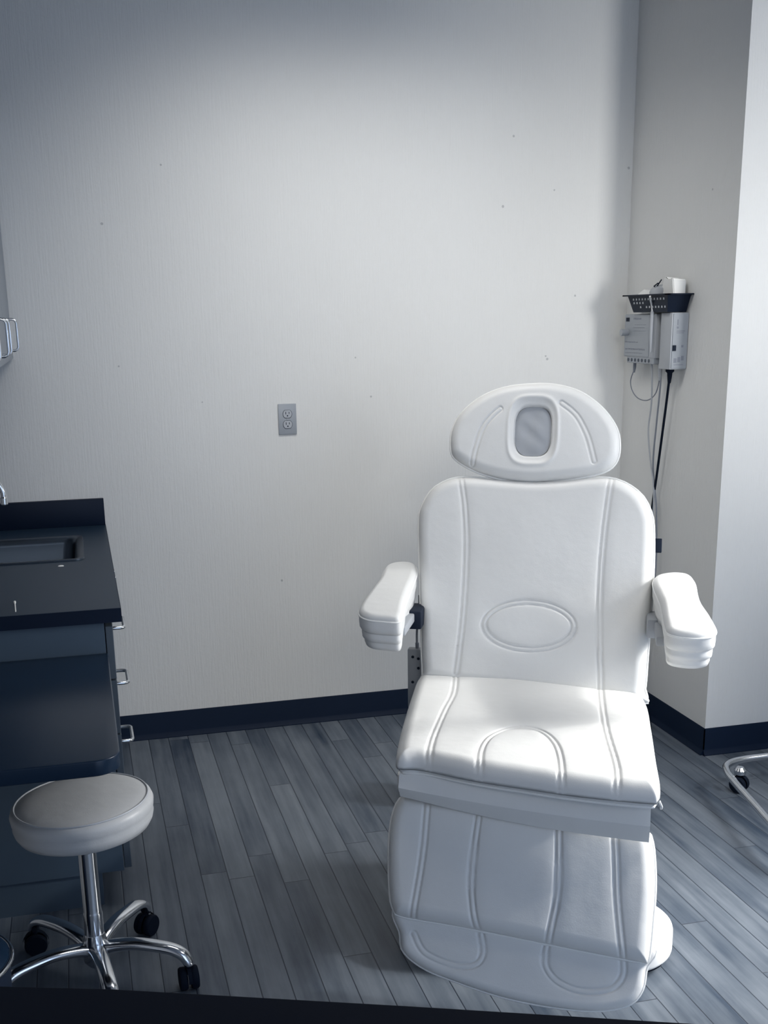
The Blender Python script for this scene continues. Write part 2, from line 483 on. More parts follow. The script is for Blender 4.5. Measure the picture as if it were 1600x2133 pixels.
leg_out = [(-0.283, -0.032), (-0.165, -0.027), (0.008, -0.014), (0.167, 0.001), (0.277, 0.011), (0.298, 0.033), (0.306, 0.082), (0.309, 0.147), (0.305, 0.233), (0.298, 0.307), (0.281, 0.313), (0.157, 0.301), (0.014, 0.285), (-0.143, 0.269), (-0.276, 0.258), (-0.301, 0.24), (-0.313, 0.196), (-0.324, 0.095), (-0.323, 0.025), (-0.309, -0.02)]
leg_s1 = [(-0.236, -0.033), (-0.236, 0.088), (-0.242, 0.179), (-0.251, 0.264)]
leg_s2 = [(-0.106, -0.027), (-0.114, 0.091), (-0.115, 0.169), (-0.106, 0.235), (-0.093, 0.28)]
leg_s3 = [(0.08, -0.014), (0.086, 0.109), (0.086, 0.186), (0.078, 0.241), (0.069, 0.296)]
leg_s4 = [(0.21, -0.0), (0.218, 0.099), (0.224, 0.186), (0.241, 0.313)]
leg_ext = [(-0.289, 0.228), (-0.287, 0.3), (-0.269, 0.339), (-0.215, 0.373), (-0.134, 0.396), (-0.044, 0.416), (0.033, 0.426), (0.12, 0.431), (0.194, 0.428), (0.257, 0.41), (0.286, 0.376), (0.294, 0.329), (0.295, 0.266), (0.011, 0.225)]
leg_e1 = [(-0.088, 0.283), (-0.08, 0.325), (-0.098, 0.352), (-0.148, 0.358), (-0.217, 0.337), (-0.247, 0.296)]
leg_e2 = [(0.067, 0.291), (0.066, 0.339), (0.095, 0.373), (0.15, 0.389), (0.214, 0.378), (0.242, 0.344), (0.238, 0.292)]
arm_L = [(-0.475, 0.421), (-0.467, 0.469), (-0.43, 0.491), (-0.392, 0.475), (-0.375, 0.407), (-0.369, 0.319), (-0.365, 0.214), (-0.359, 0.104), (-0.352, 0.04), (-0.356, 0.004), (-0.394, 0.003), (-0.441, 0.013), (-0.47, 0.047), (-0.477, 0.103), (-0.472, 0.195), (-0.468, 0.309)]
arm_R = [(0.299, 0.339), (0.3, 0.403), (0.318, 0.439), (0.359, 0.46), (0.398, 0.446), (0.412, 0.392), (0.413, 0.289), (0.418, 0.193), (0.434, 0.103), (0.443, 0.035), (0.436, -0.007), (0.402, -0.03), (0.357, -0.028), (0.325, -0.005), (0.319, 0.056), (0.315, 0.183), (0.307, 0.259)]

TH = math.radians(26)
chair = empty('treatment_chair', (0.953, 2.347, 0), -TH,
              label='white padded treatment chair with armrests and oval headrest on the plank floor',
              cat='chair')
def tilt_n(o): return o
seat, ep, fr = cushion('seat', seat_out, (0, 0, 0.6), (1, 0), 0.062, 0.036, M_vinyl, chair,
    seams=[seat_s1, seat_s2, seat_s3], puff=0.010, center=(-0.02, 0.26), gdepth=0.0035)
tube('seat_piping', ep(0.010, -0.058), 0.003, M_piping, seat, 8, True)
a20 = math.radians(20)
BO = (0.0, .585, .6); BV = (math.sin(a20), math.cos(a20))
def ellipse(cx, cy, a, b, n=24, rot=0.0):
    return [(cx + a * math.cos(2 * math.pi * k / n), cy + b * math.sin(2 * math.pi * k / n) + rot * a * math.cos(2 * math.pi * k / n)) for k in range(n)]
back, ep, fr = cushion('backrest', back_out[1:], BO, BV, 0.095, 0.035, M_vinyl, chair,
    seams=[back_s1, back_s2, (ellipse(-0.042, 0.153, 0.127, 0.067), 'closed')], puff=0.012, center=(-0.035, 0.27))
tube('backrest_piping', ep(-0.0015, -0.034), 0.0032, M_piping, back, 8, True)
head, ep, fr = cushion('headrest', back_head, BO, BV, 0.075, 0.030, M_vinyl, chair,
    seams=[back_h1, back_h2], puff=0.012, center=(-0.054, 0.718), hole=(-0.0545, 0.7185, 0.052, 0.0725), gdepth=0.0035)
tube('headrest_piping', ep(-0.0015, -0.030), 0.0032, M_piping, head, 8, True)
O_, X_, V_, n_ = fr
def bp(u, v, h): return Vector(O_ + u * X_ + v * V_ + h * n_)
# grey cloth seen in the breathing hole
bm = bmesh.new()
N = 40; rings = []
for j in range(9):
    q = j / 8
    ring = []
    for k in range(N):
        a = 2 * math.pi * k / N
        cx = math.copysign(abs(math.cos(a)) ** 0.7, math.cos(a)) * 0.0525 * q; cy = math.copysign(abs(math.sin(a)) ** 0.7, math.sin(a)) * 0.073 * q
        hh = -0.010 + 0.004 * math.sin(cx * 90 + cy * 40) * math.cos(cy * 60) * (1 - q * q) - 0.006 * q ** 6
        ring.append(bm.verts.new(bp(-0.0545 + cx, 0.7185 + cy, hh)))
    rings.append(ring)
for A, B in zip(rings, rings[1:]):
    for k in range(N): bm.faces.new((A[k], A[(k + 1) % N], B[(k + 1) % N], B[k]))
ins = finish('face_hole_insert', bm, M_cloth, head, angle=80); ins['label'] = 'grey cloth closing the face hole'
for u in (-0.106, 0.062):
    o = tube('headrest_rod', [bp(u, 0.50, -0.045), bp(u, 0.64, -0.045)], 0.007, M_chrome, chair, 12)
    o['label'] = 'chrome headrest rod'
bm = bmesh.new()
bx(bm, -0.012, 0.012, -0.020, 0.020, -0.006, 0.006, 0.002)
bmesh.ops.transform(bm, matrix=Matrix.Translation(bp(0.309, 0.400, -0.05)) @ Matrix(((1, 0, 0), (0, BV[0], n_[1]), (0, BV[1], n_[2]))).to_4x4(), verts=bm.verts)
finish('edge_tag', bm, M_dark, chair)['label'] = 'small black tag on the backrest edge'

# skirt between seat and leg rest
def skirt_extra(P, e):
    v = P[:, 1]
    return -0.004 * np.exp(-((v + 0.055 - P[:, 0] * -0.09) / 0.004) ** 2)
sk = [(-0.300, 0.03), (-0.300, -0.025), (-0.297, -0.076), (-0.15, -0.094), (0.0, -0.110), (0.15, -0.119), (0.285, -0.126),
      (0.290, -0.10), (0.294, -0.03), (0.292, 0.02), (0.15, 0.03), (0, 0.04), (-0.15, 0.04)]
bm = bmesh.new()
rows = []
NU = 60
for j in range(14):
    t = j / 13
    row = []
    for i in range(NU + 1):
        s = i / NU
        u = -0.300 + 0.590 * s
        top = 0.545 - 0.012 * s
        bot = 0.476 - 0.052 * s - 0.010 * math.sin(math.pi * s)
        z = top + (bot - top) * t
        fold = 0.55
        dd = 0.028 - (0.020 * t / fold if t < fold else 0.020 - 0.024 * (t - fold) / (1 - fold)) - 0.006 * math.sin(math.pi * s)
        row.append((u, dd - 0.03 + (-0.05 * s), z))
    rows.append(row)
F = [[bm.verts.new(p) for p in r] for r in rows]
Bk = [[bm.verts.new((p[0], p[1] + 0.012, p[2])) for p in r] for r in rows]
for j in range(13):
    for i in range(NU):
        bm.faces.new((F[j][i], F[j][i + 1], F[j + 1][i + 1], F[j + 1][i]))
        bm.faces.new((Bk[j][i], Bk[j + 1][i], Bk[j + 1][i + 1], Bk[j][i + 1]))
    bm.faces.new((F[j][0], F[j + 1][0], Bk[j + 1][0], Bk[j][0])); bm.faces.new((F[j][NU], Bk[j][NU], Bk[j + 1][NU], F[j + 1][NU]))
for i in range(NU):
    bm.faces.new((F[0][i], Bk[0][i], Bk[0][i + 1], F[0][i + 1])); bm.faces.new((F[13][i], F[13][i + 1], Bk[13][i + 1], Bk[13][i]))
finish('skirt', bm, M_vinyl, chair, angle=25)['label'] = 'smooth white flap below the seat'

a32 = math.radians(32)
LO = (0, 0, .45); LV = (-math.sin(a32), -math.cos(a32))
def leg_extra(P, e):
    return -0.03 * np.exp(-np.maximum(P[:, 1] + 0.05, 0) / 0.03) * 0.3
leg, ep, fr = cushion('leg_rest', leg_out, LO, LV, 0.085, 0.034, M_vinyl, chair,
    seams=[leg_s1, leg_s2, leg_s3, leg_s4], puff=0.008, center=(-0.008, 0.14), extra=leg_extra)
tube('leg_rest_piping', ep(-0.0015, -0.034), 0.0032, M_piping, leg, 8, True)
n_ = fr[3]
EO = tuple(np.array(LO) - n_ * 0.034)
ext, ep, fr = cushion('foot_extension', [(p[0] + (0.006 if p[1] < 0.31 and p[0] < 0 else 0), p[1]) for p in leg_ext], EO, LV, 0.060, 0.020, M_vinyl, chair,
    seams=[leg_e1, leg_e2], puff=0.004, center=(0.01, 0.32), gdepth=0.003)
tube('foot_extension_piping', ep(-0.0015, -0.020), 0.0028, M_piping, ext, 8, True)

# armrests: pad with stepped padded underside, on a bracket
c57, s57 = math.cos(math.radians(5.7)), math.sin(math.radians(5.7))
def armrest(outl, side):
    sides = [(0.0, -0.018), (-0.001, -0.035), (0.001, -0.048), (0.006, -0.054), (0.013, -0.056), (0.013, -0.060),
             (0.011, -0.068), (0.013, -0.080), (0.022, -0.084), (0.024, -0.088), (0.023, -0.096), (0.030, -0.108), (0.040, -0.112)]
    o, ep, fr = cushion('armrest', outl, (0, .3, .845), (c57, s57), 0.11, 0.016, M_vinyl, chair, puff=0.010,
                        NA=260, NR=40, sides=sides)
    tube('armrest_piping', ep(-0.0005, -0.016, 3), 0.0026, M_piping, o, 8, True)
    bm = bmesh.new()
    u = -0.345 if side < 0 else 0.285
    bx(bm, min(u, u + side * 0.085), max(u, u + side * 0.085), 0.60, 0.70, 0.73, 0.785, 0.006)
    b = finish('armrest_bracket', bm, M_grey_pl if side > 0 else M_dark, chair)
    b['label'] = 'grey armrest bracket' if side > 0 else 'dark armrest bracket'
    bm = bmesh.new()
    x0 = u + side * 0.02
    bx(bm, min(x0, x0 + side * 0.03), max(x0, x0 + side * 0.03), 0.45, 0.70, 0.752, 0.778, 0.004)
    finish('armrest_support', bm, M_grey_pl, chair)
armrest(arm_L, -1)
armrest(arm_R, 1)
# steel frame, lift column and base under the cushions
box('seat_frame', -0.27, 0.25, 0.02, 0.60, 0.42, 0.485, M_grey_pl, chair, 0.006)
bm = bmesh.new()
bx(bm, -0.22, 0.16, 0.20, 0.24, -0.5, 0.0)
bm.free()
bm = bmesh.new()
Mb = Matrix.Translation((0, .585, .6)) @ Matrix(((1, 0, 0), (0, n_[1] * 0 - math.cos(a20), math.sin(a20)), (0, math.sin(a20), math.cos(a20)))).to_4x4()
bx(bm, -0.27, 0.21, -0.135, -0.094, -0.02, 0.45, 0.004, 2, Mb)
finish('backrest_frame', bm, M_grey_pl, chair)
bm = bmesh.new()
for hz, hw in ((0.16, 0.13), (0.42, 0.10)):
    pass
bx(bm, -0.20, 0.18, 0.22, 0.62, 0.05, 0.42, 0.015)  # hidden column, made wide to stop sun passing under the seat
finish('lift_column', bm, M_white_pl, chair)
bm = bmesh.new()
finish_base = rrect(-0.33, 0.372, 0.09, 0.40, 0.145, 14)
bm.free()
prism('base_foot', rrect(-0.34, 0.372, 0.03, 0.33, 0.148, 16), 0.022, 0.092, M_white_pl, chair, 0.012)['label'] = 'rounded white front foot of the base'
prism('base_foot', rrect(-0.50, 0.34, 0.98, 1.16, 0.05, 8), 0.04, 0.115, M_white_pl, chair, 0.012)['label'] = 'white rear foot of the base'
prism('base_beam', rrect(-0.12, 0.12, 0.25, 1.06, 0.02, 4), 0.03, 0.085, M_white_pl, chair, 0.01)
for u, d in ((0.27, 0.17), (-0.25, 0.17), (-0.42, 1.07), (0.26, 1.07)):
    rad = 0.085 if d < 0.5 else 0.05
    o = lathe('base_pad', [(rad * .98, 0), (rad, 0.004), (rad, 0.024 if d < 0.5 else 0.042)], M_rubber, chair, 32, (u, d, 0)); o['label'] = 'black foot pad'
# grey control box with screws, hung on the left of the backrest
cb = box('control_box', -0.412, -0.335, 0.745, 0.775, 0.44, 0.628, M_grey_pl, chair, 0.004)
cb['label'] = 'grey metal box with screws'
for u, z in ((-0.395, 0.605), (-0.378, 0.570), (-0.396, 0.525), (-0.378, 0.60)):
    lathe('screw', [(0.0045, 0), (0.0035, 0.003)], M_dark, cb, 12, (u, 0.742, z), 'y')
tube('control_cable', catmull([(-0.384, 0.76, 0.62), (-0.384, 0.755, 0.68), (-0.376, 0.75, 0.74), (-0.372, 0.73, 0.80)], 8), 0.0035, M_midgrey, chair, 8)
tube('cable_boot', [(-0.384, 0.76, 0.625), (-0.384, 0.759, 0.645)], 0.006, M_midgrey, chair, 8)
# side zip of seat cover
tube('zip_pull', [(0.306, -0.085, 0.545), (0.312, -0.09, 0.533), (0.311, -0.08, 0.524)], 0.0028, M_piping, seat, 6)

# ------------------------------------------------------------------ rolling stool
st = empty('rolling_stool', (-0.062, 2.645, 0), 0,
           label='round grey padded rolling stool with chrome five-legged base, partly under the dark table', cat='stool')
ss = lathe('seat', [(0.02, 0.418), (0.146, 0.419), (0.156, 0.424), (0.163, 0.436), (0.166, 0.448), (0.1645, 0.456), (0.167, 0.463), (0.169, 0.478), (0.165, 0.489),
               (0.158, 0.494), (0.150, 0.4975), (0.135, 0.502), (0.10, 0.507), (0.05, 0.510), (0.01, 0.511)], M_stool, st, 96, angle=70)
ring = [(0.157 * math.cos(a), 0.157 * math.sin(a), 0.4955) for a in [2 * math.pi * k / 96 for k in range(96)]]
sp = tube('seat_piping', ring, 0.0026, M_lgrey, ss, 8, True)
ss.data.transform(Matrix.Rotation(math.radians(-2.5), 4, 'Y')); sp.data.transform(Matrix.Rotation(math.radians(-2.5), 4, 'Y'))
ss.location.x = 0.02; ss.location.z = -0.002
lathe('seat_plate', [(0.09, 0.400), (0.10, 0.402), (0.10, 0.415)], M_dark, st, 32)
lathe('column', [(0.024, 0.10), (0.0245, 0.19), (0.0235, 0.195), (0.0225, 0.20), (0.0225, 0.402)], M_chrome, st, 32)
lathe('hub', [(0.018, 0.045), (0.030, 0.060), (0.034, 0.085), (0.030, 0.115), (0.0255, 0.135)], M_chrome, st, 32)
def leg_mesh():
    bm = bmesh.new()
    prof = [(0.02, 0.095, .021, .014), (0.06, 0.106, .019, .013), (0.11, 0.113, .018, .012), (0.17, 0.110, .0175, .012), (0.205, 0.104, .017, .012),
            (0.228, 0.092, .0165, .012), (0.240, 0.074, .0155, .011), (0.243, 0.066, .013, .010)]
    P = catmull([(p[0], 0, p[1]) for p in prof], 5)
    rings = []
    for i, p in enumerate(P):
        t = i / (len(P) - 1) * (len(prof) - 1); k = min(int(t), len(prof) - 2); f = t - k
        w = prof[k][2] * (1 - f) + prof[k + 1][2] * f; h = prof[k][3] * (1 - f) + prof[k + 1][3] * f; w *= 1.12; h *= 1.1
        T = (P[min(i + 1, len(P) - 1)] - P[max(i - 1, 0)]).normalized(); nz = T.cross(Vector((0, 1, 0))) * -1
        rings.append([bm.verts.new(p + Vector((0, w * math.copysign(abs(math.cos(a)) ** .8, math.cos(a)), 0)) + nz * h * math.sin(a)) for a in [2 * math.pi * q / 20 for q in range(20)]])
    for A, B in zip(rings, rings[1:]):
        for q in range(20): bm.faces.new((A[q], A[(q + 1) % 20], B[(q + 1) % 20], B[q]))
    bm.faces.new(rings[0][::-1]); bm.faces.new(rings[-1])
    return bm
leg_o = None
def caster_bm():
    bm = bmesh.new()
    for sx in (-0.014, 0.014):
        lathe_bm(bm, [(0.020, sx - 0.010), (0.0265, sx - 0.009), (0.029, sx - 0.005), (0.029, sx + 0.005), (0.0265, sx + 0.009), (0.020, sx + 0.010)], 28, (0, 0, 0.029), 'x')
    # hood over the twin wheels
    N = 14
    A, B = [], []
    for k in range(N + 1):
        a = math.radians(-20 + 200 * k / N)
        A.append((0.033 * math.cos(a), 0.029 + 0.033 * math.sin(a)))
    for (q0, q1) in zip(A, A[1:]):
        v = [bm.verts.new((-0.005, q0[0], q0[1])), bm.verts.new((0.005, q0[0], q0[1])), bm.verts.new((0.005, q1[0], q1[1])), bm.verts.new((-0.005, q1[0], q1[1]))]
        bm.faces.new(v)
    lathe_bm(bm, [(0.006, 0.055), (0.008, 0.060), (0.006, 0.082)], 12)
    return bm
lm = cm = None
for k, a in enumerate((-24, 56, 130, 204, 278)):
    ar = math.radians(a)
    if lm is None:
        lo = finish('leg', leg_mesh(), M_chrome, st, angle=60); lm = lo.data
        co = finish('caster', caster_bm(), M_rubber, lo, angle=40); cm = co.data
        co['label'] = 'black twin-wheel caster'
    else:
        lo = link(bpy.data.objects.new('leg', lm), st)
        co = link(bpy.data.objects.new('caster', cm), lo); co['label'] = 'black twin-wheel caster'
    lo.rotation_euler = (0, 0, ar)
    co.location = (0.238, 0, 0); co.rotation_euler = (0, 0, 0.5 + k)

# ------------------------------------------------------------------ base cabinet, counter, sink
CX = 0.048; CY = 3.036; CB = YW
cab = empty('base_cabinet', (XL + 0.3, CY, 0), 0,
            label='dark slate base cabinet with drawers along the left wall, under the sink counter', cat='cabinet')
cab_off = Vector((XL + 0.3, CY, 0))
def in_parent(o, off):
    o.data.transform(Matrix.Translation(-off)); return o
bm = bmesh.new()
XB = XL + 0.003
bx(bm, XB, 0.026, CY, CY + 0.018, 0.10, 0.825); bx(bm, XB, 0.026, CB - 0.022, CB - 0.004, 0.10, 0.825)
bx(bm, XB, XB + 0.012, CY + 0.018, CB - 0.022, 0.10, 0.825); bx(bm, XB + 0.012, 0.026, CY + 0.018, CB - 0.022, 0.10, 0.118)
bx(bm, 0.010, 0.026, CY + 0.018, CB - 0.022, 0.118, 0.825)
bx(bm, XB, -0.035, CY + 0.004, CB - 0.004, 0.0, 0.10)
in_parent(finish('body', bm, M_cab, cab), cab_off)
ZS = [(0.668, 0.812), (0.512, 0.664), (0.306, 0.508), (0.105, 0.302)]
ZS = [(0.664, 0.812), (0.508, 0.660), (0.105, 0.504)]
def u_handle(path, r, name, parent, off):
    return in_parent(tube(name, path, r, M_chrome, parent, 12), off)
def hpath(x0, x1, y0, y1, z0, z1, r=0.012, vertical=False):
    """rounded U standing off the face x0 out to x1"""
    if vertical: P = [(x0, y0, z0), (x1 - r, y0, z0), (x1 - r * .3, y0, z0 + r * .3), (x1, y0, z0 + r), (x1, y0, z1 - r), (x1 - r * .3, y0, z1 - r * .3), (x1 - r, y0, z1), (x0, y0, z1)]
    else: P = [(x0, y0, z0), (x1 - r, y0, z0), (x1 - r * .3, y0 + r * .3, z0), (x1, y0 + r, z0), (x1, y1 - r, z0), (x1 - r * .3, y1 - r * .3, z0), (x1 - r, y1, z0), (x0, y1, z0)]
    return P
for j, (za, zb) in enumerate(ZS):
    d_ = in_parent(box('drawer', 0.028, CX, CY + 0.004, CY + 0.62, za, zb, M_cabside, cab, 0.0015, 1), cab_off)
    yc = CY + 0.312
    u_handle(hpath(CX, CX + 0.036, yc - 0.064, yc + 0.064, zb - 0.012 if False else (0.742, 0.575, 0.395)[j], 0), 0.0052, 'drawer_handle', d_, cab_off)
for ya, yb in ((CY + 0.624, CY + 0.97), (CY + 0.974, CY + 1.32)):
    d_ = in_parent(box('cabinet_door', 0.028, CX, ya, yb, 0.105, 0.812, M_cabside, cab, 0.0015, 1), cab_off)
    yh = yb - 0.05 if ya < CY + 0.7 else ya + 0.05
    u_handle(hpath(CX, CX + 0.036, yh, 0, 0.66, 0.756, vertical=True), 0.0042, 'door_handle', d_, cab_off)

ct = empty('countertop', (XL + 0.3, CY, 0.83), 0, label='dark laminate countertop with raised backsplash against the back wall', cat='countertop')
co_ = Vector((XL + 0.3, CY, 0.83))
SX0, SX1, SY0, SY1 = -0.45, -0.012, 3.70, 4.135
bm = bmesh.new()
X0, X1, Y0, Y1, Z0, Z1 = XL, 0.072, 3.026, YW, 0.828, 0.864
bx(bm, X0, X1 - 0.001, Y0, SY0 + 0.012, Z0, Z1); bx(bm, X0, X1 - 0.001, SY1 - 0.012, Y1, Z0, Z1)
bx(bm, X0, SX0 + 0.012, SY0 + 0.012, SY1 - 0.012, Z0, Z1); bx(bm, SX1 - 0.012, X1 - 0.001, SY0 + 0.012, SY1 - 0.012, Z0, Z1)
in_parent(finish('top', bm, M_counter, ct), co_)
bm = bmesh.new()
bx(bm, X1 - 0.001, X1 + 0.001, Y0, Y1, Z0 - 0.002, Z1 - 0.0005); bx(bm, X0, X1 + 0.001, Y0 - 0.002, Y0, Z0 - 0.002, Z1 - 0.0005)
e_ = in_parent(finish('edge_band', bm, M_counter_edge, ct), co_); e_['label'] = 'black edge band'
bs = in_parent(box('backsplash', X0, X1, YW - 0.02, YW, Z1 - 0.002, 0.963, M_counter_edge, ct, 0.002), co_); bs['label'] = 'black backsplash'

snk = empty('sink', ((SX0 + SX1) / 2, (SY0 + SY1) / 2, Z1), 0, label='stainless steel sink set into the dark countertop near the back wall', cat='sink')
bm = bmesh.new()
prev = None
LV_ = [(0.0, 0.0005, .03), (0.002, 0.005, .03), (0.012, 0.005, .03), (0.020, 0.001, .03), (0.026, -0.004, .035), (0.030, -0.02, .04), (0.036, -0.12, .045), (0.055, -0.145, .05), (0.12, -0.150, .05)]
for ins, zz, rr in LV_:
    pts = rrect(SX0 + ins, SX1 - ins, SY0 + ins, SY1 - ins, rr, 8)
    ring = [bm.verts.new((p[0], p[1], Z1 + zz)) for p in pts]
    if prev:
        for k in range(len(ring)): bm.faces.new((prev[k], prev[(k + 1) % len(ring)], ring[(k + 1) % len(ring)], ring[k]))
    prev = ring
bm.faces.new(prev)
in_parent(finish('basin', bm, M_steel, snk, angle=50), Vector(snk.location))
in_parent(lathe('drain', [(0.035, Z1 - 0.149), (0.034, Z1 - 0.146), (0.02, Z1 - 0.147)], M_chrome, snk, 24, (-0.23, 3.92, 0)), Vector(snk.location))
fc = empty('faucet', (-0.485, 3.90, Z1), 0, label='chrome gooseneck faucet over the sink, cut by the left frame edge', cat='faucet')
fo = Vector(fc.location)
in_parent(lathe('faucet_base', [(0.024, Z1), (0.024, Z1 + 0.01), (0.016, Z1 + 0.03), (0.012, Z1 + 0.05)], M_chrome, fc, 24, (-0.485, 3.9, 0)), fo)
in_parent(tube('spout', catmull([(-0.485, 3.9, Z1 + 0.04), (-0.485, 3.9, 1.02), (-0.465, 3.9, 1.10), (-0.40, 3.9, 1.15), (-0.33, 3.9, 1.145), (-0.275, 3.9, 1.11), (-0.252, 3.9, 1.07), (-0.250, 3.9, 1.045)], 8), 0.009, M_chrome, fc, 16), fo)
in_parent(lathe('aerator', [(0.009, 1.022), (0.012, 1.026), (0.012, 1.046), (0.009, 1.050)], M_chrome, fc, 20, (-0.2495, 3.9, 0)), fo)
in_parent(tube('lever', [(-0.485, 3.9, 0.93), (-0.49, 3.85, 0.955)], 0.006, M_chrome, fc, 12), fo)
sw = empty('cotton_swab', (-0.1985, 3.11, Z1 + 0.0035), 0, label='white cotton swab lying on the countertop near its front edge', cat='swab')
tube('stick', [(0.0035, -0.055, 0), (-0.0035, 0.055, 0)], 0.0016, M_paper, sw, 8)
tube('cotton_tip', [(-0.0025, 0.040, 0), (-0.003, 0.047, 0), (-0.0036, 0.058, 0), (-0.004, 0.066, 0)], 0.003, M_paper, sw, 10, radii=[.0018, .0034, .0034, .0015])
o = lathe('paper_scrap', [(0.006, 0), (0.0075, 0.001), (0.006, 0.003), (0.002, 0.004)], M_paper, None, 10)
o.location = (-0.084, 3.623, Z1); o.scale = (1.3, 0.8, 1)
tag(o, 'tiny white paper scrap on the countertop in front of the sink', 'scrap')

# upper cabinet on the left wall
UX = -0.198
up = empty('upper_cabinet', (XL, 3.6, 1.47), 0, label='pale grey wall cabinet with chrome pulls, high on the left wall', cat='cabinet')
uo = Vector(up.location)
in_parent(box('body', XL + 0.003, UX - 0.018, 2.6, YW - 0.004, 1.47, 2.25, M_upper, up, 0.001, 1), uo)
hy = {0: [3.30], 1: [3.50, ], 2: [4.02]}
for j, (ya, yb, hh) in enumerate(((2.60, 3.03, 2.97), (3.034, 3.45, 3.40), (3.454, 3.90, 3.56), (3.904, YW - 0.006, 4.06))):
    d_ = in_parent(box('cabinet_door', UX - 0.016, UX, ya, yb, 1.472, 2.248, M_upper, up, 0.001, 1), uo)
    u_handle(hpath(UX, UX + 0.033, hh, 0, 1.505, 1.605, vertical=True), 0.0042, 'door_handle', d_, uo)

# dark wall-hung table between cabinet and camera
tb = empty('side_table', (-0.3, 2.66, 0), 0, label='glossy dark table with a rounded corner, against the cabinet end over the stool', cat='table')
to = Vector(tb.location)
in_parent(prism('tabletop', rrect(XL + 0.002, 0.030, 2.238, 3.030, 0.055, 10, (1, 0, 0, 0)), 0.708, 0.742, M_table, tb, 0.003), to)
bm = bmesh.new()
bx(bm, XL + 0.002, XL + 0.03, 2.40, 2.96, 0.64, 0.707, 0.002)
tube_bm(bm, [(XL + 0.02, 2.68, 0.30), (-0.18, 2.68, 0.70)], 0.014, 10)
in_parent(finish('wall_bracket', bm, M_dark, tb), to)

# chrome-rimmed bin at the lower left edge
bn = empty('waste_bin', (-0.375, 2.33, 0), 0, label='dark round waste bin with a chrome rim at the lower left edge', cat='bin')
lathe('body', [(0.125, 0.0), (0.13, 0.01), (0.142, 0.275)], M_dark, bn, 48)
lathe('lid', [(0.142, 0.276), (0.140, 0.290), (0.120, 0.302), (0.06, 0.312), (0.01, 0.314)], M_table, bn, 48)
tube('rim', [(0.145 * math.cos(a), 0.145 * math.sin(a), 0.283) for a in [2 * math.pi * k / 64 for k in range(64)]], 0.006, M_chrome, bn, 10, True)

# ------------------------------------------------------------------ outlet
ol = empty('wall_outlet', (0.7735, YW, 1.226), 0, label='grey duplex wall outlet on the bare back wall', cat='outlet')
bm = bmesh.new(); bx(bm, -0.035, 0.035, -0.006, 0.0, -0.0575, 0.0575, 0.0025, 2)
finish('cover_plate', bm, M_outlet, ol)
for zc in (0.0195, -0.0195):
    bm = bmesh.new()
    pts = []
    for k in range(32):
        a = 2 * math.pi * k / 32
        pts.append((0.0172 * math.cos(a), max(-0.0145, min(0.0145, 0.0172 * math.sin(a)))))
    A = [bm.verts.new((p[0], -0.0062, zc + p[1])) for p in pts]; B = [bm.verts.new((p[0] * .96, -0.0085, zc + p[1] * .96)) for p in pts]
    for k in range(32): bm.faces.new((A[k], A[(k + 1) % 32], B[(k + 1) % 32], B[k]))
    bm.faces.new(B)
    f_ = finish('receptacle', bm, M_lgrey, ol)
    bm = bmesh.new()
    bx(bm, -0.0075, -0.0052, -0.0092, -0.0084, zc - 0.001, zc + 0.0085)
    bx(bm, 0.0052, 0.0072, -0.0092, -0.0084, zc + 0.0005, zc + 0.0080)
    lathe_bm(bm, [(0.0026, -0.0092), (0.0026, -0.0084)], 12, (0, 0, zc - 0.0065), 'y')
    tube_bm(bm, [(p[0] * 1.03, -0.0064, zc + p[1] * 1.03) for p in pts], 0.0006, 6, True)
    s_ = finish('slots', bm, M_dark, f_); s_['label'] = 'dark slots'
lathe('screw', [(0.0032, -0.0085), (0.0034, -0.006)], M_grey_pl, ol, 16, (0, 0, 0), 'y')

# ------------------------------------------------------------------ wall-mounted device, basket, cords
dv = empty('wall_device', (XC, 4.04, 1.40), 0, label='grey wall-mounted console with knob and ports, left one under the navy basket', cat='device')
do = Vector(dv.location)
def P_(o): return in_parent(o, do)
P_(box('housing', 2.10, XC, 3.985, 4.235, 1.432, 1.592, M_lgrey, dv, 0.003))
P_(box('front_panel', 2.0975, 2.1005, 4.03, 4.232, 1.436, 1.590, M_outlet, dv, 0.001, 1))['label'] = 'grey printed front panel'
P_(box('display', 2.0962, 2.0985, 4.195, 4.222, 1.565, 1.579, M_dark, dv))['label'] = 'small black display'
P_(lathe('knob', [(0.0125, 2.068), (0.0135, 2.070), (0.0135, 2.084), (0.012, 2.098)], M_grey_pl, dv, 24, (0, 4.205, 1.524), 'x'))['label'] = 'dark grey knob'
P_(box('port_strip', 2.100, 2.150, 3.99, 4.21, 1.410, 1.433, M_outlet, dv, 0.002, 1))
for k in range(7):
    yy = 4.195 - k * 0.028
    P_(lathe('port', [(0.0065, 2.0985), (0.0065, 2.1005)], M_print, dv, 14, (0, yy, 1.4215), 'x'))
bm = bmesh.new()
random.seed(3)
for row, (zz, ya, yb, hgt) in enumerate(((1.575, 4.10, 4.16, .007), (1.553, 4.06, 4.15, .0015), (1.542, 4.07, 4.16, .0015), (1.530, 4.06, 4.16, .0015), (1.488, 4.12, 4.225, .004), (1.462, 4.06, 4.22, .006), (1.448, 4.08, 4.22, .002))):
    y = ya
    while y < yb:
        w = random.uniform(0.004, 0.013)
        bx(bm, 2.0968, 2.0976, y, min(y + w, yb), zz - hgt * random.uniform(.3, .6), zz + hgt * random.uniform(.3, .6)); y += w + 0.004
P_(finish('panel_printing', bm, M_midgrey, dv))['label'] = 'faint grey printed lines'

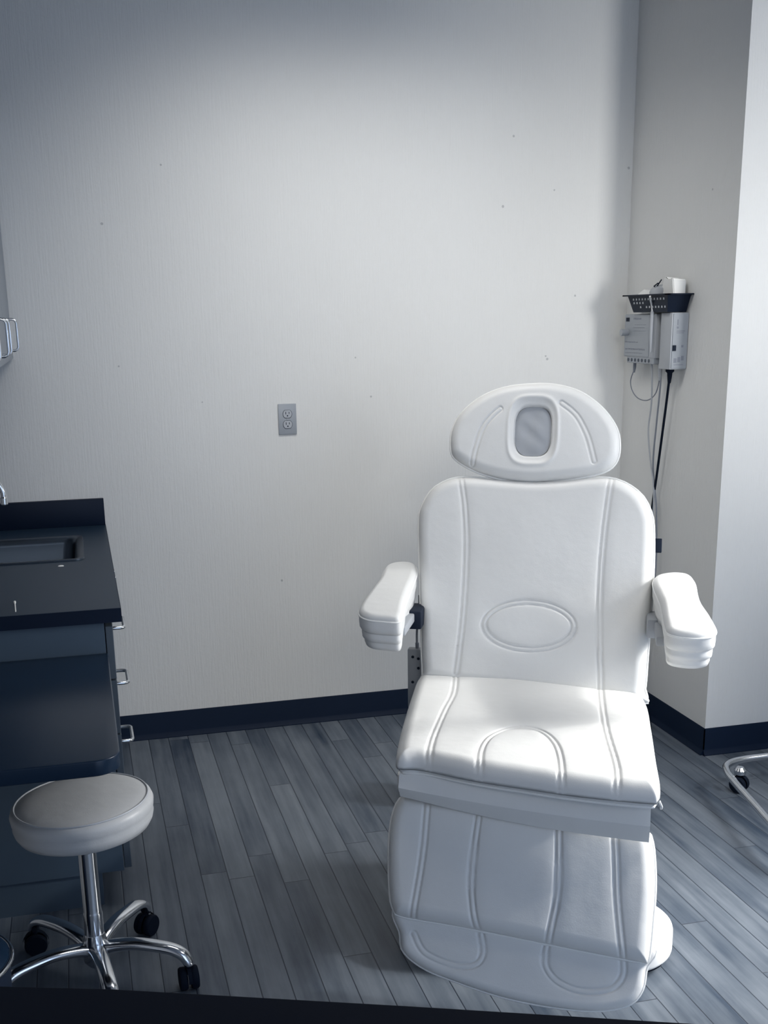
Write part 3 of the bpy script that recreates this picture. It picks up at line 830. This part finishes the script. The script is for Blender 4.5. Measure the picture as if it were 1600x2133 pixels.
d2v = empty('wall_device', (XC, 3.90, 1.395), 0, label='slim pale device with black power switch, right one under the navy basket', cat='device')
do2 = Vector(d2v.location)
def Q_(o): return in_parent(o, do2)
Q_(box('housing', 2.098, XC, 3.862, 3.945, 1.396, 1.596, M_lgrey, d2v, 0.003))
Q_(box('side_cover', 2.102, 2.163, 3.858, 3.862, 1.400, 1.593, M_outlet, d2v, 0.001, 1))
Q_(box('power_switch', 2.103, 2.116, 3.853, 3.859, 1.462, 1.482, M_dark, d2v, 0.001, 1))['label'] = 'black rocker switch'
bm = bmesh.new()
for (xa, xb, za, zb) in ((2.118, 2.122, 1.552, 1.572), (2.117, 2.124, 1.540, 1.547), (2.117, 2.150, 1.530, 1.5325), (2.117, 2.145, 1.524, 1.526), (2.138, 2.146, 1.474, 1.482),
                         (2.110, 2.122, 1.420, 1.436), (2.126, 2.136, 1.422, 1.440), (2.140, 2.150, 1.428, 1.444), (2.112, 2.148, 1.412, 1.414)):
    bx(bm, xa, xb, 3.8572, 3.8582, za, zb)
Q_(finish('label_printing', bm, M_midgrey, d2v))['label'] = 'faint grey printing'

hp = empty('handpiece', (2.085, 3.985, 1.44), 0, label='pale pen-shaped handpiece clipped between the two wall devices', cat='handpiece')
ho = Vector(hp.location)
in_parent(tube('handle', [(2.084, 3.985, 1.455), (2.083, 3.985, 1.50), (2.083, 3.985, 1.56), (2.083, 3.985, 1.602)], 0.007, M_lgrey, hp, 14, radii=[.004, .0065, .0075, .006]), ho)
in_parent(tube('neck', catmull([(2.083, 3.985, 1.600), (2.080, 3.985, 1.620), (2.066, 3.97, 1.640), (2.055, 3.955, 1.654)], 6), 0.0035, M_white_pl, hp, 10), ho)

# basket
bk = empty('wire_basket', (2.112, 4.01, 1.597), 0, label='navy perforated plastic basket on top of the wall devices', cat='basket')
bko = Vector(bk.location)
bm = bmesh.new()
def ringv(x0, x1, y0, y1, z): return [bm.verts.new(p) for p in ((x0, y0, z), (x1, y0, z), (x1, y1, z), (x0, y1, z))]
R0 = ringv(2.085, 2.160, 3.875, 4.140, 1.598); R1 = ringv(2.070, 2.163, 3.850, 4.165, 1.660)
R2 = ringv(2.073, 2.160, 3.853, 4.162, 1.660); R3 = ringv(2.088, 2.157, 3.878, 4.137, 1.601)
def strip(A, B):
    for k in range(4): bm.faces.new((A[k], A[(k + 1) % 4], B[(k + 1) % 4], B[k]))
strip(R0, R1); strip(R1, R2); strip(R2, R3); bm.faces.new(R0[::-1]); bm.faces.new(R3)
in_parent(finish('tub', bm, M_dark, bk, False), bko)
bm = bmesh.new()
for a in ((2.058, 2.073, 3.832, 4.185), (2.160, 2.1645, 3.832, 4.185), (2.058, 2.1645, 3.832, 3.853), (2.058, 2.1645, 4.162, 4.185)):
    bx(bm, *a, 1.657, 1.662, 0.001, 1)
in_parent(finish('rim', bm, M_dark, bk), bko)
bm = bmesh.new()
random.seed(5)
for row, zz in enumerate((1.645, 1.632, 1.617)):
    t = (zz - 1.598) / 0.062
    xf = 2.085 - 0.015 * t
    for k in range(11):
        yy = 4.12 - k * 0.0235
        if (row == 1 and 3 < k) or (row == 2 and k in (0, 1, 3)): continue
        bx(bm, xf - 0.0012, xf + 0.001, yy - 0.004, yy + 0.004, zz - 0.0036, zz + 0.0036)
in_parent(finish('perforations', bm, M_lgrey, bk), bko)['label'] = 'pale slot openings with white contents showing through'

def crumple(name, c, sx, sy, sz, seed, mt, label, cat):
    bm = bmesh.new()
    bmesh.ops.create_icosphere(bm, subdivisions=4, radius=1)
    rnd = random.Random(seed)
    dirs = [(Vector((rnd.uniform(-1, 1), rnd.uniform(-1, 1), rnd.uniform(-1, 1))).normalized(), rnd.uniform(.6, .95)) for _ in range(16)]
    for v in bm.verts:
        for d, k in dirs:
            t = v.co.dot(d)
            if t > k: v.co -= d * (t - k)
        v.co = Vector((v.co.x * sx, v.co.y * sy, v.co.z * sz))
    o = finish(name, bm, mt, None, angle=20); o.location = c
    return tag(o, label, cat)
crumple('tissue_bundle', (2.112, 4.105, 1.656), 0.035, 0.052, 0.028, 1, M_paper, 'white crumpled tissue at the far end of the navy basket', 'tissue')
crumple('wipe_packet', (2.112, 3.985, 1.662), 0.034, 0.062, 0.034, 2, M_lgrey, 'grey crumpled wipe packet in the middle of the navy basket', 'packet')
# torn white pouch standing at the near end
prof_p = [(3.868, 1.640), (3.868, 1.712), (3.878, 1.716), (3.905, 1.708), (3.925, 1.722), (3.935, 1.716), (3.940, 1.695), (3.950, 1.682), (3.965, 1.676), (3.968, 1.640)]
bm = bmesh.new()
A = [bm.verts.new((2.108 - 0.012 * ((q[1] - 1.6) / 0.12), q[0], q[1])) for q in prof_p]; B = [bm.verts.new((2.150, q[0], q[1] - 0.004)) for q in prof_p]
bm.faces.new(A); bm.faces.new(B[::-1])
for k in range(len(A)): bm.faces.new((A[k], B[k], B[(k + 1) % len(A)], A[(k + 1) % len(A)]))
bmesh.ops.bevel(bm, geom=list(bm.edges), offset=0.003, segments=2, affect='EDGES')
tag(finish('paper_pouch', bm, M_paper), 'torn white paper pouch standing at the near end of the navy basket', 'pouch')
o = tube('tweezers', [(2.10, 3.99, 1.672), (2.095, 3.975, 1.690), (2.10, 3.965, 1.705)], 0.0028, M_dark, None, 8)
bm = bmesh.new(); tube_bm(bm, [(2.10, 4.00, 1.684), (2.092, 3.972, 1.692), (2.098, 3.955, 1.712)], 0.0022, 8); tube_bm(bm, [(2.10, 4.00, 1.684), (2.085, 3.985, 1.690), (2.088, 3.962, 1.700)], 0.0022, 8)
bpy.data.objects.remove(o, do_unlink=True)
tag(finish('tweezers', bm, M_dark), 'small dark tweezers lying on the grey packet in the basket', 'tweezers')

# cords
def cord(name, pts, r, mt, label, plug=None, plug_m=None):
    e = empty(name, pts[0], 0, label=label, cat='cord')
    off = Vector(pts[0])
    in_parent(tube('cable', catmull(pts, 8), r, mt, e, 8), off)
    if plug:
        in_parent(tube('plug', [(p[0], p[1], p[2]) for p, _ in plug], 0.01, plug_m or mt, e, 14, radii=[q for _, q in plug]), off)
    return e
cord('patch_cord', [(2.125, 4.190, 1.385), (2.128, 4.225, 1.34), (2.13, 4.21, 1.30), (2.13, 4.156, 1.274), (2.13, 4.08, 1.272), (2.13, 4.02, 1.300), (2.128, 3.992, 1.35), (2.126, 3.99, 1.385)],
     0.0022, M_midgrey, 'thin grey cord looping below the far wall device',
     [((2.125, 4.19, 1.412), .006), ((2.125, 4.19, 1.392), .006), ((2.1255, 4.195, 1.372), .0035)])
cord('sensor_cord', [(2.112, 4.03, 1.425), (2.12, 4.035, 1.37), (2.13, 4.048, 1.263), (2.13, 4.062, 1.153), (2.13, 4.03, 1.037), (2.13, 4.00, 0.96), (2.13, 3.99, 0.85), (2.13, 4.0, 0.55), (2.12, 4.05, 0.2), (2.09, 4.0, 0.012)],
     0.0032, M_lgrey, 'pale grey cord hanging leftmost behind the chair from the wall devices')
cord('grey_lead', [(2.126, 3.985, 1.39), (2.13, 3.984, 1.338), (2.13, 3.999, 1.194), (2.13, 4.012, 1.048), (2.135, 4.0, 0.95), (2.135, 3.975, 0.85), (2.135, 3.96, 0.6), (2.12, 4.0, 0.2), (2.10, 3.9, 0.012)],
     0.0034, M_midgrey, 'grey cord in the middle of the three hanging from the wall devices',
     [((2.126, 3.985, 1.412), .0075), ((2.126, 3.985, 1.396), .0085), ((2.126, 3.985, 1.380), .0075), ((2.128, 3.985, 1.350), .004)], M_grey_pl)
cord('power_cord', [(2.128, 3.915, 1.36), (2.13, 3.93, 1.28), (2.132, 3.955, 1.15), (2.134, 3.985, 0.995), (2.136, 4.01, 0.881), (2.136, 4.03, 0.7), (2.12, 4.0, 0.3), (2.09, 3.85, 0.014)],
     0.0048, M_rubber, 'thick black power cord hanging from the near wall device',
     [((2.127, 3.912, 1.397), .016), ((2.127, 3.912, 1.387), .016), ((2.127, 3.912, 1.382), .010), ((2.128, 3.914, 1.362), .008), ((2.129, 3.916, 1.345), .006)])

# ------------------------------------------------------------------ chrome rolling base at right
tk = empty('rolling_table', (2.5, 3.05, 0), 0, label='chrome tubular rolling base with a caster, at the right frame edge', cat='table')
ko = Vector(tk.location)
pth = [(2.95, 3.295, .09), (2.60, 3.300, .09), (2.30, 3.300, .09), (2.13, 3.297, .09), (2.065, 3.268, .09), (2.030, 3.205, .09), (2.020, 3.14, .09), (2.005, 3.04, .09), (1.985, 2.86, .09), (1.985, 2.75, .09), (2.03, 2.68, .09), (2.12, 2.65, .09), (2.5, 2.64, .09), (2.95, 2.64, .09)]
pth = [(2.92, 3.295, .09), (2.60, 3.295, .09), (2.30, 3.295, .09), (2.14, 3.292, .09), (2.070, 3.262, .09), (2.035, 3.200, .09), (2.012, 3.110, .09), (1.975, 2.93, .09), (1.948, 2.80, .09), (1.93, 2.70, .09), (1.95, 2.62, .09), (2.03, 2.58, .09), (2.5, 2.56, .09), (2.92, 2.56, .09)]
in_parent(tube('base_tube', catmull(pth, 8), 0.0125, M_chrome, tk, 20), ko)
for (cx, cy, a) in ((2.105, 3.235, 0.6), (2.03, 2.64, 1.1)):
    c_ = finish('caster', caster_bm(), M_rubber, tk, angle=40)
    c_.location = Vector((cx, cy, 0)) - ko; c_.rotation_euler = (0, 0, a)
    f_ = lathe('caster_cap', [(0.012, 0.060), (0.020, 0.066), (0.021, 0.080), (0.012, 0.090)], M_chrome, tk, 24)
    f_.location = Vector((cx, cy, 0)) - ko
bm = bmesh.new()
bm.free()
for py in (3.295, 2.56): in_parent(tube('post', [(2.80, py, 0.095), (2.80, py, 0.75)], 0.02, M_chrome, tk, 16), ko)
in_parent(prism('tabletop', rrect(2.66, 2.98, 2.5, 3.36, 0.03, 6), 0.75, 0.775, M_white_pl, tk, 0.004), ko)

# ------------------------------------------------------------------ dark desk edge in front of the photographer
pts = [(-0.30, 1.062), (-0.113, 1.009), (-0.012, 0.975), (0.242, 0.874), (0.495, 0.771), (0.70, 0.69), (0.70, 0.40), (-0.30, 0.40)]
o = prism('desk_top', pts, 0.975, 1.0, M_rubber, None, 0.002)
tag(o, 'near-black desktop whose edge crosses the bottom of the view', 'desk')
